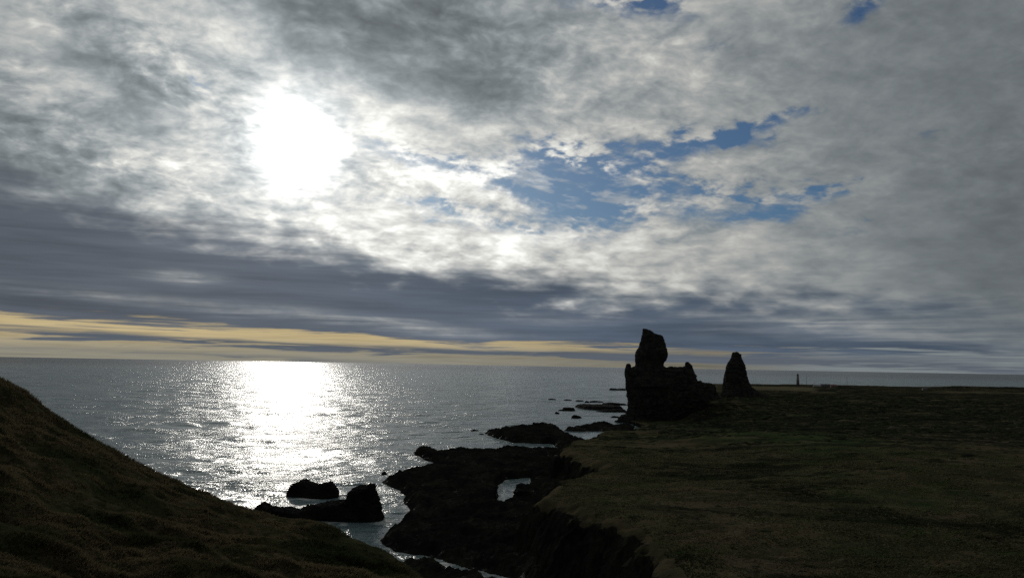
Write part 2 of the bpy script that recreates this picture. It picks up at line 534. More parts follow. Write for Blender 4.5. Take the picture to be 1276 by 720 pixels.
cliff = (gp([(905, 900), (850, 780), (832, 735), (815, 702), (795, 681), (785, 662), (760, 651), (722, 641), (716, 632), (696, 627), (684, 615), (664, 611)], 15)
       + gp([(697, 600), (709, 594), (752, 588), (740, 580), (726, 571), (717, 563), (700, 559)], 13)
       + gp([(716, 549), (735, 542)], 9) + gp([(765, 540), (784, 538)], 5)
       + [(100, 590), (95, 650), (112, 690), (150, 760), (215, 960), (330, 1300), (395, 1640), (700, 1720), (1150, 1650), (1700, 1500),
          (2400, 700), (2400, -500), (300, -300), (60, -60), (22, 10), (34, 40)])
plateau = ([(*ground(905, 900, 15), 17), (*ground(850, 780, 15), 16), (*ground(795, 681, 15), 15), (*ground(722, 641, 15), 15), (*ground(664, 613, 14), 13.5),
            (*ground(752, 588, 13), 13.5), (*ground(717, 563, 12), 12), (*ground(735, 542, 9), 9), (*ground(784, 538, 5), 5),
            (*ground(850, 540, 9), 9), (*ground(950, 540, 14), 14), (*ground(1100, 560, 16), 16), (*ground(1270, 600, 17), 17), (*ground(1000, 650, 16), 16),
            (100, 590, 2.0), (95, 560, 3), (116, 606, 1.2), (108, 626, 0.8), (129, 622, 1.2), (140, 618, 3), (148, 634, 9), (163, 642, 19), (178, 656, 20), (190, 685, 18), (178, 604, 12), (128, 640, 1.5), (210, 700, 15), (230, 780, 17), (330, 800, 17), (260, 950, 16),
            (500, 700, 16), (800, 700, 17), (1200, 600, 17), (500, 1200, 15), (450, 1600, 13.5), (800, 1640, 13.5), (1300, 1500, 14), (800, 1200, 14.5), (100, 20, 20), (400, 100, 17)])

shelf_a = (gp([(472, 672), (494, 660), (509, 638), (505, 620), (500, 610)], 0.3) + gp([(477, 599)], 0.5)
         + gp([(492, 588), (523, 580), (556, 573)], 1.5) + gp([(534, 571), (516, 563)], 1.0)
         + gp([(519, 556), (540, 555), (551, 561), (566, 556), (587, 556), (597, 559), (640, 556), (686, 555)], 2.2)
         + [ground(720, 560, 3), ground(760, 590, 6), ground(740, 640, 3), ground(760, 690, 3), ground(780, 760, 3), ground(700, 800, 1)]
         + gp([(640, 722), (600, 712), (560, 703), (530, 692), (489, 688)], 0.0))
shelf_b = (gp([(604, 536), (622, 533), (645, 531), (662, 528), (688, 528), (702, 535), (714, 542)], 2.0) + [ground(740, 545, 4), ground(735, 556, 5), ground(712, 560, 5)]
         + gp([(690, 553), (640, 551), (612, 545)], 0.0))
shelf_c = (gp([(702, 534), (715, 531), (735, 528), (752, 527), (770, 529)], 1.5) + [ground(790, 528, 2), ground(790, 538, 3)]
         + gp([(765, 538), (745, 537), (720, 537)], 0.0))
shelf_d = gp([(500, 700), (530, 697), (560, 708), (600, 718), (640, 740), (560, 760), (500, 740)], 0.2)
pool = gp([(621, 604), (633, 597), (662, 594), (662, 609), (640, 611), (637, 627), (621, 633)], 0.0)

def land_height(x, y):
    j = fbm(x / 26, y / 26, octaves=5, rough=0.55) * 5.0 * sst(60, 200, np.hypot(x, y))
    s = sdf(cliff, x, y) + j + fbm(x / 5 + 9, y / 5, octaves=4, rough=0.6) * 2.4
    near = (x > -60) & (x < 240) & (y < 760)
    zp = idw(plateau, x, y)
    far = np.hypot(x, y)
    rock = sst(1.8, -1.0, s + fbm(x / 3, y / 3 + 5, octaves=3) * 2.0)
    # relief of the turf and of the old lava field farther inland
    zp = zp + fbm(x / 60, y / 60, octaves=3) * 1.6 + fbm(x / 9, y / 9, octaves=5, rough=0.6) * 0.75 * sst(0, 6, s)
    lava = np.clip(sst(260, 480, y + (x - 200) * 0.25) + fbm(x / 90, y / 90, octaves=3) * 0.8, 0, 1) * sst(8, 50, s)
    zp = zp + lava * (fbm(x / 14, y / 14, octaves=5, rough=0.6, ridged=True) * 1.8 - 0.2)
    # bank along the far shore, and the higher ridge at the right
    bank = np.exp(-((s - 14) / 10) ** 2) * sst(1200, 1400, y)
    zp = zp + bank * (0.8 + fbm(x / 30, y / 30, octaves=3) * 0.8)
    ridge = np.exp(-((s - 40) / 30) ** 2) * sst(840, 940, x) * sst(1500, 1150, x) * sst(1000, 1200, y)
    zp = zp + ridge * 4.0
    zp = zp - 2.2 * np.clip(1 - s / 6, 0, 1) ** 2 * (1 + 0.8 * fbm(x / 4, y / 4 + 3, octaves=3)) * sst(4, 10, zp)
    w = np.maximum(zp * 0.46, 2.0)
    t = np.clip((s + w) / w, 0, 1)
    prof = t ** 0.8
    crag = fbm(x / 5, y / 5, octaves=4, rough=0.6)
    z = np.where(s > 0, zp, zp * prof + crag * 2.2 * np.sin(np.pi * np.clip(t, 0, 1)) - 5.0 * (t <= 0))
    z = np.where(s < 0, z - 0.05, z)
    # rock shelf awash at the foot of the cliff
    zs = np.full(x.shape, -6.0)
    idx = near
    xs, ys = x[idx], y[idx]
    jj = fbm(xs / 12, ys / 12, octaves=5, rough=0.6) * 2.2
    best = np.full(xs.shape, -20.0)
    for poly, top in ((shelf_a, 2.6), (shelf_b, 2.8), (shelf_c, 2.6), (shelf_d, 1.6)):
        d = sdf(poly, xs, ys) + jj
        best = np.maximum(best, np.where(d > 0, np.minimum(d * 0.9, top), d * 0.9))
    lump = fbm(xs / 16, ys / 16, octaves=5, rough=0.55) * 2.0 + fbm(xs / 3.2, ys / 3.2, octaves=4, rough=0.6) * 0.9
    crg = fbm(xs / 5, ys / 5, octaves=5, rough=0.62, ridged=True) * 2.0 - 0.45
    best = best + (lump + crg) * np.clip(best / 1.2, 0, 1) * 1.25
    best = np.where(best > 0, np.maximum(best, 0.35 * np.sign(best) * (fbm(xs / 7, ys / 7, octaves=3) > -0.42)), best)
    pd = sdf(pool, xs, ys) + jj * 0.35
    best = np.where(pd > -1.2, np.minimum(best, -pd * 1.3), best)
    # a narrow wet gully at the bottom of the bay, surf runs in it
    zs[idx] = best
    shelf_on = (zs > z)
    z = np.maximum(z, zs)
    rock = np.maximum(rock, shelf_on * 1.0)
    return z, rock, s, lava

NR, NC = 1000, 1000
aa = np.concatenate([np.linspace(-0.62, 0.66, NC - 60), np.linspace(0.665, 1.5, 60)])
dd = np.exp(np.linspace(math.log(40), math.log(2700), NR))
A, D = np.meshgrid(aa, dd)
X, Y = D * np.sin(A), D * np.cos(A)
Z, rock, s_c, lava = land_height(X, Y)
green = (np.exp(-(((X - 118) / 60) ** 2 + ((Y - 430) / 150) ** 2)) * 0.6 + 0.26 + np.exp(-(((X - 62) / 18) ** 2 + ((Y - 235) / 18) ** 2)) * 0.35
         + np.exp(-(((X - 200) / 120) ** 2 + ((Y - 720) / 120) ** 2)) * 0.35)
green = green - 0.25 * sst(25, 5, s_c) * sst(300, 200, Y)
heath = 0.20 + lava * 0.40 - sst(18, 4, s_c) * 0.3 + np.exp(-(((X - 72) / 30) ** 2 + ((Y - 250) / 14) ** 2)) * 0.3
sf = s_c
pa = lambda q: math.atan((q - 638) / FPX)
pale = (sst(1190, 1250, D) * sst(1560, 1500, D) * sst(pa(915), pa(935), A) * sst(pa(1024), pa(1008), A) * 0.9
        + sst(1105, 1135, D) * sst(1215, 1180, D) * sst(pa(1006), pa(1014), A) * sst(pa(1046), pa(1036), A) * 0.7
        + sst(1395, 1420, D) * sst(1490, 1470, D) * sst(pa(1150), pa(1180), A) * 0.75)
pale = np.clip(pale + fbm(X / 40, Y / 40, octaves=3) * 0.35 * (pale > 0.05), 0, 1)
# crags on the cliff faces
gz = np.abs(np.gradient(Z, axis=0)) / (np.gradient(D, axis=0) + 1e-6)
gx = np.abs(np.gradient(Z, axis=1)) / (np.abs(D * np.gradient(A, axis=1)) + 1e-6)
steep = sst(0.5, 1.6, np.maximum(gz, gx)) * rock * (D < 800)
X = X + fbm(X / 4, Y / 4, Z / 4, octaves=4, rough=0.6) * 1.5 * steep
Y = Y + fbm(X / 4 + 31, Y / 4, Z / 4, octaves=4, rough=0.6) * 1.5 * steep
land = mesh_obj('coast', np.stack([X, Y, Z], -1).reshape(-1, 3), grid_faces(NR, NC), M_LAND, attrs=dict(rock=rock, green=green, heath=heath, pale=pale))
fl = rock.reshape(NR, NC)
fl = ((fl[:-1, :-1] + fl[1:, 1:]) * 0.5 < 0.5).ravel()
land.data.polygons.foreach_set('use_smooth', fl)
kind(land, 'structure')
land_z = lambda x, y: float(land_height(np.array([[x]], float), np.array([[y]], float))[0][0, 0])

# ------------------------------------------------------------------ the near hillside at the left
def polar(x, y, d):
    r = ray(x, y); h = math.hypot(r.x, r.y)
    return (r.x / h * d, r.y / h * d, CAM_H + r.z / h * d)
crest = [polar(*p) for p in [(-300, 330, 78), (-150, 395, 68), (0, 466, 60), (25, 478, 59), (50, 499, 58), (100, 533, 57), (150, 560, 55), (200, 586, 54), (250, 608, 52),
         (300, 626, 50), (330, 635, 49), (354, 640, 48), (393, 639, 46), (409, 647, 45), (424, 658, 44), (437, 666, 43.5), (446, 667, 43), (465, 672, 42), (487, 687, 39), (500, 703, 37), (512, 718, 35)]]
crest += [polar(530, 760, 29), polar(560, 850, 20), polar(600, 1000, 11)] + [(1.5, 4.5, 40.0), (4.0, 0.0, 40.5), (12, -12, 40), (40, -50, 40)]
inner = [polar(*p) for p in [(-200, 720, 24), (-200, 560, 36), (0, 720, 22), (0, 600, 34), (0, 530, 46), (120, 720, 23.5), (120, 620, 38), (230, 720, 25), (230, 660, 36), (330, 720, 27), (330, 670, 38),
         (420, 715, 30), (420, 690, 36), (460, 700, 34), (480, 715, 32.5)]]
inner += [(-2, -1, 42.2), (-6, 6, 40.3), (-10, -20, 42.5), (-40, -20, 44), (-70, 20, 43)]
HC = np.array(crest + inner)
def tps(C, x, y, lam=0.02):
    n = len(C)
    def U(r2): return r2 * np.log(r2 + 1e-9) * 0.5
    K = U((C[:, None, 0] - C[None, :, 0]) ** 2 + (C[:, None, 1] - C[None, :, 1]) ** 2) + np.eye(n) * lam * 50
    Pm = np.c_[np.ones(n), C[:, :2]]
    L = np.zeros((n + 3, n + 3)); L[:n, :n] = K; L[:n, n:] = Pm; L[n:, :n] = Pm.T
    w = np.linalg.solve(L, np.r_[C[:, 2], 0, 0, 0])
    out = w[n] + w[n + 1] * x + w[n + 2] * y
    for i in range(n):
        out = out + w[i] * U((x - C[i, 0]) ** 2 + (y - C[i, 1]) ** 2)
    return out
hill_poly = [(c[0], c[1]) for c in crest] + [(40, -90), (-120, -90), (-160, 60)]
def hill_height(x, y):
    sh = sdf(hill_poly, x, y)
    j = fbm(x / 9, y / 9, octaves=4) * 1.0
    z = tps(HC, x, y)
    out = np.maximum(-(sh + j * 0.6) - 0.3, 0)
    # tussocks, hollows and small terraces
    f = sst(2.0, 9.0, np.hypot(x, y))
    lump = fbm(x / 5.5, y / 3.6, octaves=3, rough=0.5) * 0.65 + fbm(x / 1.6 + 7, y / 1.1, octaves=3, rough=0.5) * 0.2
    zt = (z + lump * 0.6) / 0.9
    terr = (np.floor(zt) + sst(0.35, 0.95, zt - np.floor(zt))) * 0.9 - (z + lump * 0.6)
    z = z + (lump * 1.4 + terr * 0.35) * f * sst(-1.5, 4.0, sh) + lump * 0.25 * f
    near = np.maximum(0.15, np.minimum(1, 1.0))
    drop = np.where(out < 6, out * 0.45 + out * out * 0.09, 5.94 + (out - 6) * 1.5)
    crag = fbm(x / 4, y / 4, octaves=5, rough=0.6)
    z = z - 0.30 - drop + crag * 1.6 * sst(3, 9, out)
    return np.maximum(z, -6.0), sst(1.5, 5.0, out + crag * 2.5), sh
HR, HN = 620, 760
ha = np.linspace(-1.15, 0.6, HN)
hd = np.exp(np.linspace(math.log(2.0), math.log(135), HR))
HA, HD = np.meshgrid(ha, hd)
HX, HY = HD * np.sin(HA), HD * np.cos(HA)
HZ, hrock, hs_ = hill_height(HX, HY)
hill = mesh_obj('hillside', np.stack([HX, HY, HZ], -1).reshape(-1, 3), grid_faces(HR, HN), M_HILL, attrs=dict(rock=hrock))
kind(hill, 'structure')
# ------------------------------------------------------------------ rocks
def at_y(px, py, dist):
    """point on the sight line at depth `dist` (metres north of the camera)"""
    r = ray(px, py)
    return Vector((r.x / r.y * dist, dist, CAM_H + r.z / r.y * dist))

def loft(rows, dist, depth_ratio, seg=28, min_depth=2.0, yoff=0.0, sup=2.6):
    """closed shell through left and right edges given for each height; elliptical plan"""
    V, F = [], []
    for (py, xl, xr) in rows:
        a, b = at_y(xl, py, dist), at_y(xr, py, dist)
        cx, cz, hw = (a.x + b.x) / 2, (a.z + b.z) / 2, max((b.x - a.x) / 2, 0.15)
        dp = max(hw * depth_ratio, min_depth)
        for k in range(seg):
            t = 2 * math.pi * k / seg
            c, s = math.cos(t), math.sin(t)
            V.append((cx + hw * math.copysign(abs(c) ** (2 / sup), c), dist + yoff + dp * math.copysign(abs(s) ** (2 / sup), s), cz))
    n = len(rows)
    for i in range(n - 1):
        for k in range(seg):
            k2 = (k + 1) % seg
            F.append((i * seg + k, i * seg + k2, (i + 1) * seg + k2, (i + 1) * seg + k))
    return V, F, n, seg

def craggy(name, shells, voxel, amp, mat, parent=None, seed=0.0, scale=1.0):
    """fuse the shells to one skin and break it up with crags"""
    bm = bmesh.new()
    for V, F, n, seg in shells:
        vs = [bm.verts.new(v) for v in V]
        for f in F: bm.faces.new([vs[i] for i in f])
        bm.faces.new(vs[:seg]); bm.faces.new(vs[-seg:][::-1])
    bmesh.ops.recalc_face_normals(bm, faces=bm.faces)
    me = bpy.data.meshes.new('tmp'); bm.to_mesh(me); bm.free()
    o = bpy.data.objects.new('tmp', me); COL.objects.link(o)
    md = o.modifiers.new('r', 'REMESH'); md.mode = 'VOXEL'; md.voxel_size = voxel
    dg = bpy.context.evaluated_depsgraph_get()
    ev = o.evaluated_get(dg); m2 = bpy.data.meshes.new_from_object(ev)
    bpy.data.objects.remove(o); bpy.data.meshes.remove(me)
    n = len(m2.vertices)
    co = np.empty(n * 3, np.float32); m2.vertices.foreach_get('co', co); co = co.reshape(-1, 3).astype(float)
    no = np.empty(n * 3, np.float32); m2.vertices.foreach_get('normal', no); no = no.reshape(-1, 3).astype(float)
    s = scale
    q = co + seed
    d = (fbm(q[:, 0] / (9 * s), q[:, 1] / (9 * s), q[:, 2] / (12 * s), octaves=3) * 1.0
         + (fbm(q[:, 0] / (3.2 * s), q[:, 1] / (3.2 * s), q[:, 2] / (4.5 * s), octaves=3, ridged=True) - 0.25) * 1.35
         + fbm(q[:, 0] / (1.5 * s), q[:, 1] / (1.5 * s), q[:, 2] / (1.5 * s), octaves=3, rough=0.65) * 0.6)
    co = co + no * (d * amp)[:, None]
    # ledges: the stack breaks along rough horizontal joints
    led = fbm(co[:, 0] / (14 * s), co[:, 1] / (14 * s), co[:, 2] / (2.2 * s) + seed, octaves=3)
    nh = no.copy(); nh[:, 2] = 0
    co = co + nh * (led * amp * 0.45)[:, None]
    m2.vertices.foreach_set('co', co.astype(np.float32).ravel())
    m2.update()
    m2.name = name
    o = bpy.data.objects.new(name, m2); COL.objects.link(o)
    m2.materials.clear(); m2.materials.append(mat)
    for p in m2.polygons: p.use_smooth = False
    if parent: o.parent = parent
    return o

def cs(rows, ox, oy, k):  # crop coordinates to photo coordinates
    return [(oy + y / k, ox + l / k, ox + r / k) for y, l, r in rows]
K2 = 5.145
D1 = 650
stack = craggy('sea_stack', [
    loft(cs([(300, 150, 330), (312, 118, 520), (345, 104, 545), (380, 106, 552), (420, 108, 585), (460, 112, 610), (500, 116, 600), (560, 112, 560), (610, 104, 500), (660, 88, 470), (700, 80, 440)], 760, 400, K2), D1, 0.42),
    loft(cs([(390, 560, 590), (401, 540, 650), (425, 520, 676), (455, 500, 690), (500, 480, 708), (560, 470, 700), (600, 470, 690)], 760, 400, K2), D1 + 4, 0.7),
    loft(cs([(297, 290, 488), (330, 290, 500), (420, 280, 540)], 760, 400, K2), D1 + 2, 0.3, min_depth=7),
    loft(cs([(303, 136, 170), (318, 128, 200), (380, 120, 220)], 760, 400, K2), D1, 0.6, min_depth=4),
    loft(cs([(294, 380, 402), (300, 372, 430), (330, 360, 450)], 760, 400, K2), D1, 0.6, min_depth=4),
    loft(cs([(384, 566, 586), (392, 560, 596), (420, 550, 610)], 760, 400, K2), D1, 0.6, min_depth=4),
    loft(cs([(398, 604, 640), (410, 600, 668), (430, 600, 684)], 760, 400, K2), D1 + 3, 0.6, min_depth=4),
    loft(cs([(600, 70, 200), (640, 45, 240), (665, 10, 300), (700, -10, 330)], 760, 400, K2), D1 - 4, 0.6),
], 0.75, 1.9, M_ROCK, seed=3.1, scale=0.9)
tag(stack, 'large black lava stack on the shore, castle shaped with a block tower on top', 'rock stack')
craggy('rock_tower', [
    loft(cs([(52, 211, 224), (58, 211, 262), (80, 210, 290), (92, 207, 336), (112, 202, 347), (140, 194, 352), (170, 184, 360), (190, 172, 366), (215, 166, 368), (240, 166, 360), (265, 165, 346), (285, 163, 342), (303, 158, 350), (330, 146, 372), (380, 130, 420), (420, 125, 440)], 760, 400, K2), D1, 0.75),
    loft(cs([(182, 172, 182), (195, 164, 190), (260, 164, 200), (280, 170, 200)], 760, 400, K2), D1, 1.0),
], 0.5, 1.05, M_ROCK, stack, seed=8.4, scale=0.75)
craggy('pinnacle', [loft(cs([(272, 110, 128), (284, 103, 136), (310, 96, 138), (345, 94, 142), (390, 100, 160), (440, 104, 170)], 760, 400, K2), D1 - 2, 0.9)], 0.4, 0.7, M_ROCK, stack, seed=5.0, scale=0.6)
craggy('pinnacle', [loft(cs([(263, 487, 502), (273, 484, 515), (288, 482, 526), (312, 480, 534), (345, 470, 548), (390, 460, 560)], 760, 400, K2), D1 + 3, 0.9)], 0.4, 0.7, M_ROCK, stack, seed=1.7, scale=0.6)

D2 = 800
stack2 = craggy('sea_stack', [
    loft(cs([(198, 785, 810), (206, 780, 824), (214, 779, 836), (235, 773, 844), (262, 757, 857), (290, 745, 866), (320, 740, 873), (347, 733, 878), (375, 732, 885), (400, 733, 893), (430, 728, 908), (460, 722, 925), (500, 716, 945), (540, 712, 950)], 760, 400, K2), D2, 0.75),
    loft(cs([(430, 880, 915), (455, 870, 950), (475, 860, 990), (495, 850, 1030), (530, 840, 1050)], 760, 400, K2), D2 + 2, 0.8),
], 0.7, 1.5, M_ROCK, seed=12.9)
tag(stack2, 'smaller cone shaped black lava stack on the grass inland of the castle shaped one', 'rock stack')

SEA_ROCKS = []
def sea_rock(x0, x1, y, hpx, label, depth=None, bumps=None, seed=0.0, voxel=None):
    """low lava rock: waterline between x0 and x1 on photo row y, rising hpx"""
    a, b = Vector((*ground(x0, y), 0)), Vector((*ground(x1, y), 0))
    c = (a + b) / 2; L = (b - a).length; dist = c.length
    h = hpx * dist / FPX
    dep = depth or max(L * 0.35, 2.5)
    bumps = bumps or [(0, 0.5), (0.2, 0.85), (0.45, 1.0), (0.7, 0.8), (1, 0.45)]
    u = (b - a).normalized(); v = Vector((-u.y, u.x, 0))
    NU, NV = 64, 36
    V = []
    tu = np.linspace(-0.04, 1.04, NU); tv = np.linspace(-1, 1, NV)
    TU, TV = np.meshgrid(tu, tv, indexing='ij')
    bt = np.interp(TU, [p[0] for p in bumps], [p[1] for p in bumps])
    X_ = c.x + u.x * (TU - 0.5) * L + v.x * TV * dep / 2; Y_ = c.y + u.y * (TU - 0.5) * L + v.y * TV * dep / 2
    sc_ = max(L / 12, 0.35)
    n = fbm(X_ / (3 * sc_) + seed, Y_ / (3 * sc_), octaves=5, rough=0.6)
    edge = 1 - np.maximum(np.abs(2 * TU - 1) ** 3.0, 0) - np.abs(TV) ** 3.2 + n * 0.35
    Z_ = h * bt * np.clip(edge * 2.4, -1.5, 1) * (1 + n * 0.35) + np.clip(edge, 0, 1) * fbm(X_ / sc_, Y_ / sc_, octaves=3) * h * 0.22
    X_ = X_ + fbm(X_ / (1.5 * sc_), Y_ / (1.5 * sc_), Z_ / (1.5 * sc_), octaves=3) * 0.35 * sc_
    Z_[0, :] = Z_[-1, :] = -1.5; Z_[:, 0] = Z_[:, -1] = -1.5
    Z_ = np.maximum(Z_, -1.5)
    # keep the waterline where it is seen: the front foot is at row y
    X_ += v.x * dep * 0.42; Y_ += v.y * dep * 0.42
    o = mesh_obj('sea_rock', np.stack([X_, Y_, Z_], -1).reshape(-1, 3), grid_faces(NU, NV), M_SEAROCK, smooth=False)
    tag(o, label, 'rock', 'lava rocks standing in the sea')
    SEA_ROCKS.append((c.x + v.x * dep * 0.42, c.y + v.y * dep * 0.42, L / 2, dep / 2, u.x, u.y))
    return o
def crag_rock(shells, y, x, label, voxel=0.27, amp=0.62, scale=0.36, seed=0.0):
    d = ground(x, y)[1]
    o = craggy('sea_rock', [loft(rows, d, dr, min_depth=md, yoff=yo) for rows, dr, md, yo in shells], voxel, amp, M_SEAROCK, seed=seed, scale=scale)
    tag(o, label, 'rock', 'lava rocks standing in the sea')
    r = shells[-1][0]
    return o
crag_rock([([(630, 320, 324), (632, 317, 328), (636, 313, 342), (643, 307, 360), (655, 300, 375), (662, 300, 375)], 0.4, 3, 4),
           ([(637, 338, 352), (640, 336, 380), (646, 330, 410), (656, 330, 425), (662, 330, 425)], 0.3, 4, 4),
           ([(628, 414, 426), (631, 396, 430), (635, 376, 442), (642, 362, 458), (655, 352, 466), (663, 352, 466)], 0.3, 5, 4),
           ([(609, 444, 458), (612, 434, 464), (618, 430, 467), (628, 428, 471), (640, 426, 472), (646, 425, 475), (656, 424, 477), (663, 424, 477)], 0.6, 4, 4),
           ([(605, 457.5, 464.5), (612, 457, 465), (620, 456, 466)], 1.0, 1.0, 3)], 652, 440,
          'long black reef in the bay ending in an upright block, nearest the grassy hill', seed=2.0)
SEA_ROCKS.append((*ground(395, 648), 20, 8, 1, 0))
crag_rock([([(600.5, 372, 378), (602.5, 369, 384), (604.5, 363, 392), (607, 359, 413), (611, 356, 417), (618, 354, 421), (624, 354, 421)], 0.45, 3, 3),
           ([(602.5, 407, 412), (605, 398, 413), (607, 392, 416), (613, 388, 419), (624, 388, 421)], 0.5, 3, 3)], 617, 388,
          'low rounded black rock in the sun glitter behind the long reef', seed=6.0)
SEA_ROCKS.append((*ground(388, 614), 9, 6, 1, 0))
b = crag_rock([([(611, 645, 657), (614, 641, 660), (620, 639, 662), (628, 638.5, 663), (636, 638.5, 663)], 0.7, 2, 2)], 628, 650,
          'rounded black boulder at the near edge of the tide pool under the cliff', seed=9.0)
b['group'] = 'boulders on the rock shelf'
sea_rock(684, 694, 498.2, 1.6, 'leftmost of the far low skerries in the row left of the castle shaped stack', 6, None, 2.2)
sea_rock(703, 714, 499.2, 1.8, 'second of the far low skerries counted from the left end of their row', 6, None, 3.2)
sea_rock(718, 729, 500.0, 1.6, 'third far low skerry in the row, between two others left of the stack', 6, None, 4.7)
sea_rock(730, 735, 501.2, 1.7, 'short stubby skerry close beside the long one at the right end of the row', 5, None, 5.2)
sea_rock(736, 753, 501.2, 1.8, 'long flat skerry at the right end of the far row', 8, None, 6.1)
sea_rock(721, 730, 508, 2.4, 'small blocky rock off the tip of the dark ledge by the stack', 6, None, 7.4)
sea_rock(698, 718, 511.2, 3.4, 'long rock with a thin low tail, in open water left of the ledge', 9, [(0, 0.25), (0.28, 0.3), (0.36, 0.9), (0.6, 1.0), (1, 0.8)], 8.3)
sea_rock(692.5, 697.5, 515, 1.8, 'tiny lone rock farthest left below the long tailed rock', 4, None, 9.3)
sea_rock(714, 726, 521, 3.8, 'dark hump of rock with surf on its left side', 7, [(0, 0.5), (0.3, 1.0), (0.6, 0.8), (1, 0.3)], 10.4)
sea_rock(733, 782, 510.5, 5.0, 'broad flat black ledge running out to sea from the foot of the castle shaped stack', 60, [(0, 0.5), (0.15, 0.9), (0.5, 0.8), (1, 0.9)], 11.6)
sea_rock(752, 784, 504.6, 2.6, 'narrow ledge of rock just behind the broad flat ledge', 16, None, 12.5)
sea_rock(746, 784, 514, 3.6, 'thin ledge of rock just in front of the broad flat ledge', 14, [(0, 0.3), (0.3, 0.8), (1, 1)], 13.5)
sea_rock(764, 782, 486.5, 3.2, 'farthest low rock, half hidden behind the castle shaped stack', 20, [(0, 0.9), (0.3, 0.7), (0.5, 0.4), (0.8, 0.7), (1, 0.8)], 14.5)
sea_rock(763, 773, 520.2, 1.8, 'small flat rock beside the seaward foot of the castle shaped stack', 6, None, 15.5)
sea_rock(587, 598, 538.4, 2.8, 'small dark rock off the left end of the rock shelf, with surf around it', 5, None, 16.5)
sea_rock(596, 604, 541.5, 1.4, 'flat scrap of rock between the small dark rock and the shelf', 3, None, 17.2)
sea_rock(475, 482, 590.5, 2.2, 'little rock at the western tip of the rock shelf', 3, None, 18.2)


# ------------------------------------------------------------------ far things on the headland
def tube(bm, r0, r1, z0, z1, seg=16, x=0.0, y=0.0, cap=True):
    a = [bm.verts.new((x + r0 * math.cos(2 * math.pi * k / seg), y + r0 * math.sin(2 * math.pi * k / seg), z0)) for k in range(seg)]
    b = [bm.verts.new((x + r1 * math.cos(2 * math.pi * k / seg), y + r1 * math.sin(2 * math.pi * k / seg), z1)) for k in range(seg)]
    for k in range(seg): bm.faces.new((a[k], a[(k + 1) % seg], b[(k + 1) % seg], b[k]))
    if cap: bm.faces.new(a[::-1]); bm.faces.new(b)

def box(bm, x0, x1, y0, y1, z0, z1):
    v = [bm.verts.new(p) for p in ((x0, y0, z0), (x1, y0, z0), (x1, y1, z0), (x0, y1, z0), (x0, y0, z1), (x1, y0, z1), (x1, y1, z1), (x0, y1, z1))]
    for f in ((0, 3, 2, 1), (4, 5, 6, 7), (0, 1, 5, 4), (1, 2, 6, 5), (2, 3, 7, 6), (3, 0, 4, 7)): bm.faces.new([v[i] for i in f])

M_CONC = plain_mat('weathered_concrete', (0.20, 0.20, 0.195), 0.8)
M_DARK = plain_mat('dark_iron', (0.04, 0.04, 0.042), 0.5)
M_WHITE = plain_mat('white_render', (0.20, 0.205, 0.21), 0.7, 0.1)
M_RED = plain_mat('red_sheet_roof', (0.16, 0.045, 0.035), 0.6)
M_BLACKROOF = plain_mat('black_sheet_roof', (0.03, 0.03, 0.033), 0.6)
M_GLASS, _nt, _b = new_mat('lantern_glass')
_b.inputs['Base Color'].default_value = (0.03, 0.04, 0.045, 1); _b.inputs['Roughness'].default_value = 0.1
M_WOOD = plain_mat('grey_wood', (0.10, 0.09, 0.08), 0.8)

def root(name, loc, rz=0.0):
    e = bpy.data.objects.new(name, None); COL.objects.link(e)
    e.location = loc; e.rotation_euler.z = rz; e.empty_display_size = 1
    return e

lx, ly = at_y(994.3, 480.5, 1560).xy
lz = land_z(lx, ly)
lh = root('lighthouse', (lx, ly, lz - 0.3), 0.3)
tag(lh, 'tall slim pale concrete lighthouse on the far shore of the headland', 'lighthouse')
bm = bmesh.new(); tube(bm, 2.45, 2.0, 0, 19.5, 24); bm_obj('tower', bm, M_CONC, lh, True)
for k in range(4):
    bm = bmesh.new()
    t = math.pi / 2 * k + math.pi / 4
    V = []
    for (r0, r1, z) in ((2.2, 2.95, 0), (2.0, 2.55, 10), (1.9, 2.15, 18.0)):
        for (r, s) in ((r0, -0.35), (r1, -0.35), (r1, 0.35), (r0, 0.35)):
            V.append(bm.verts.new((r * math.cos(t) - s * math.sin(t), r * math.sin(t) + s * math.cos(t), z)))
    for i in (0, 4):
        for j in range(4): bm.faces.new((V[i + j], V[i + (j + 1) % 4], V[i + 4 + (j + 1) % 4], V[i + 4 + j]))
    bm.faces.new(V[:4][::-1]); bm.faces.new(V[8:])
    bm_obj('buttress', bm, M_CONC, lh)
bm = bmesh.new(); tube(bm, 2.15, 2.15, 19.5, 19.95, 24); bm_obj('gallery', bm, M_CONC, lh)
bm = bmesh.new(); tube(bm, 1.75, 1.75, 19.95, 22.0, 12); bm_obj('lantern', bm, M_GLASS, lh)
bm = bmesh.new(); tube(bm, 1.95, 1.3, 22.0, 23.0, 16); tube(bm, 1.3, 0.3, 23.0, 23.8, 16); bm_obj('dome', bm, M_DARK, lh)
bm = bmesh.new(); box(bm, -0.6, 0.6, -2.56, -2.3, 0.3, 2.6); bm_obj('door', bm, M_DARK, lh)

def mast(px, py0, py1, dist, label, r=0.33):
    b = at_y(px, py1, dist); z0 = land_z(b.x, b.y)
    top = at_y(px, py0, dist).z
    e = root('mast', (b.x, b.y, z0 - 0.3)); tag(e, label, 'mast', 'thin masts on the headland')
    h = top - z0 + 0.3
    bm = bmesh.new(); tube(bm, r, r * 0.6, 0, h, 10); bm_obj('pole', bm, M_WOOD, e, True)
    bm = bmesh.new(); box(bm, -0.9, 0.9, -0.9, 0.9, 0, 0.7); bm_obj('footing', bm, M_CONC, e)
mast(1004.9, 469.0, 482, 1480, 'thin grey mast standing just right of the lighthouse')
mast(1055.6, 468.5, 481, 1560, 'thin grey mast standing alone well right of the low houses')

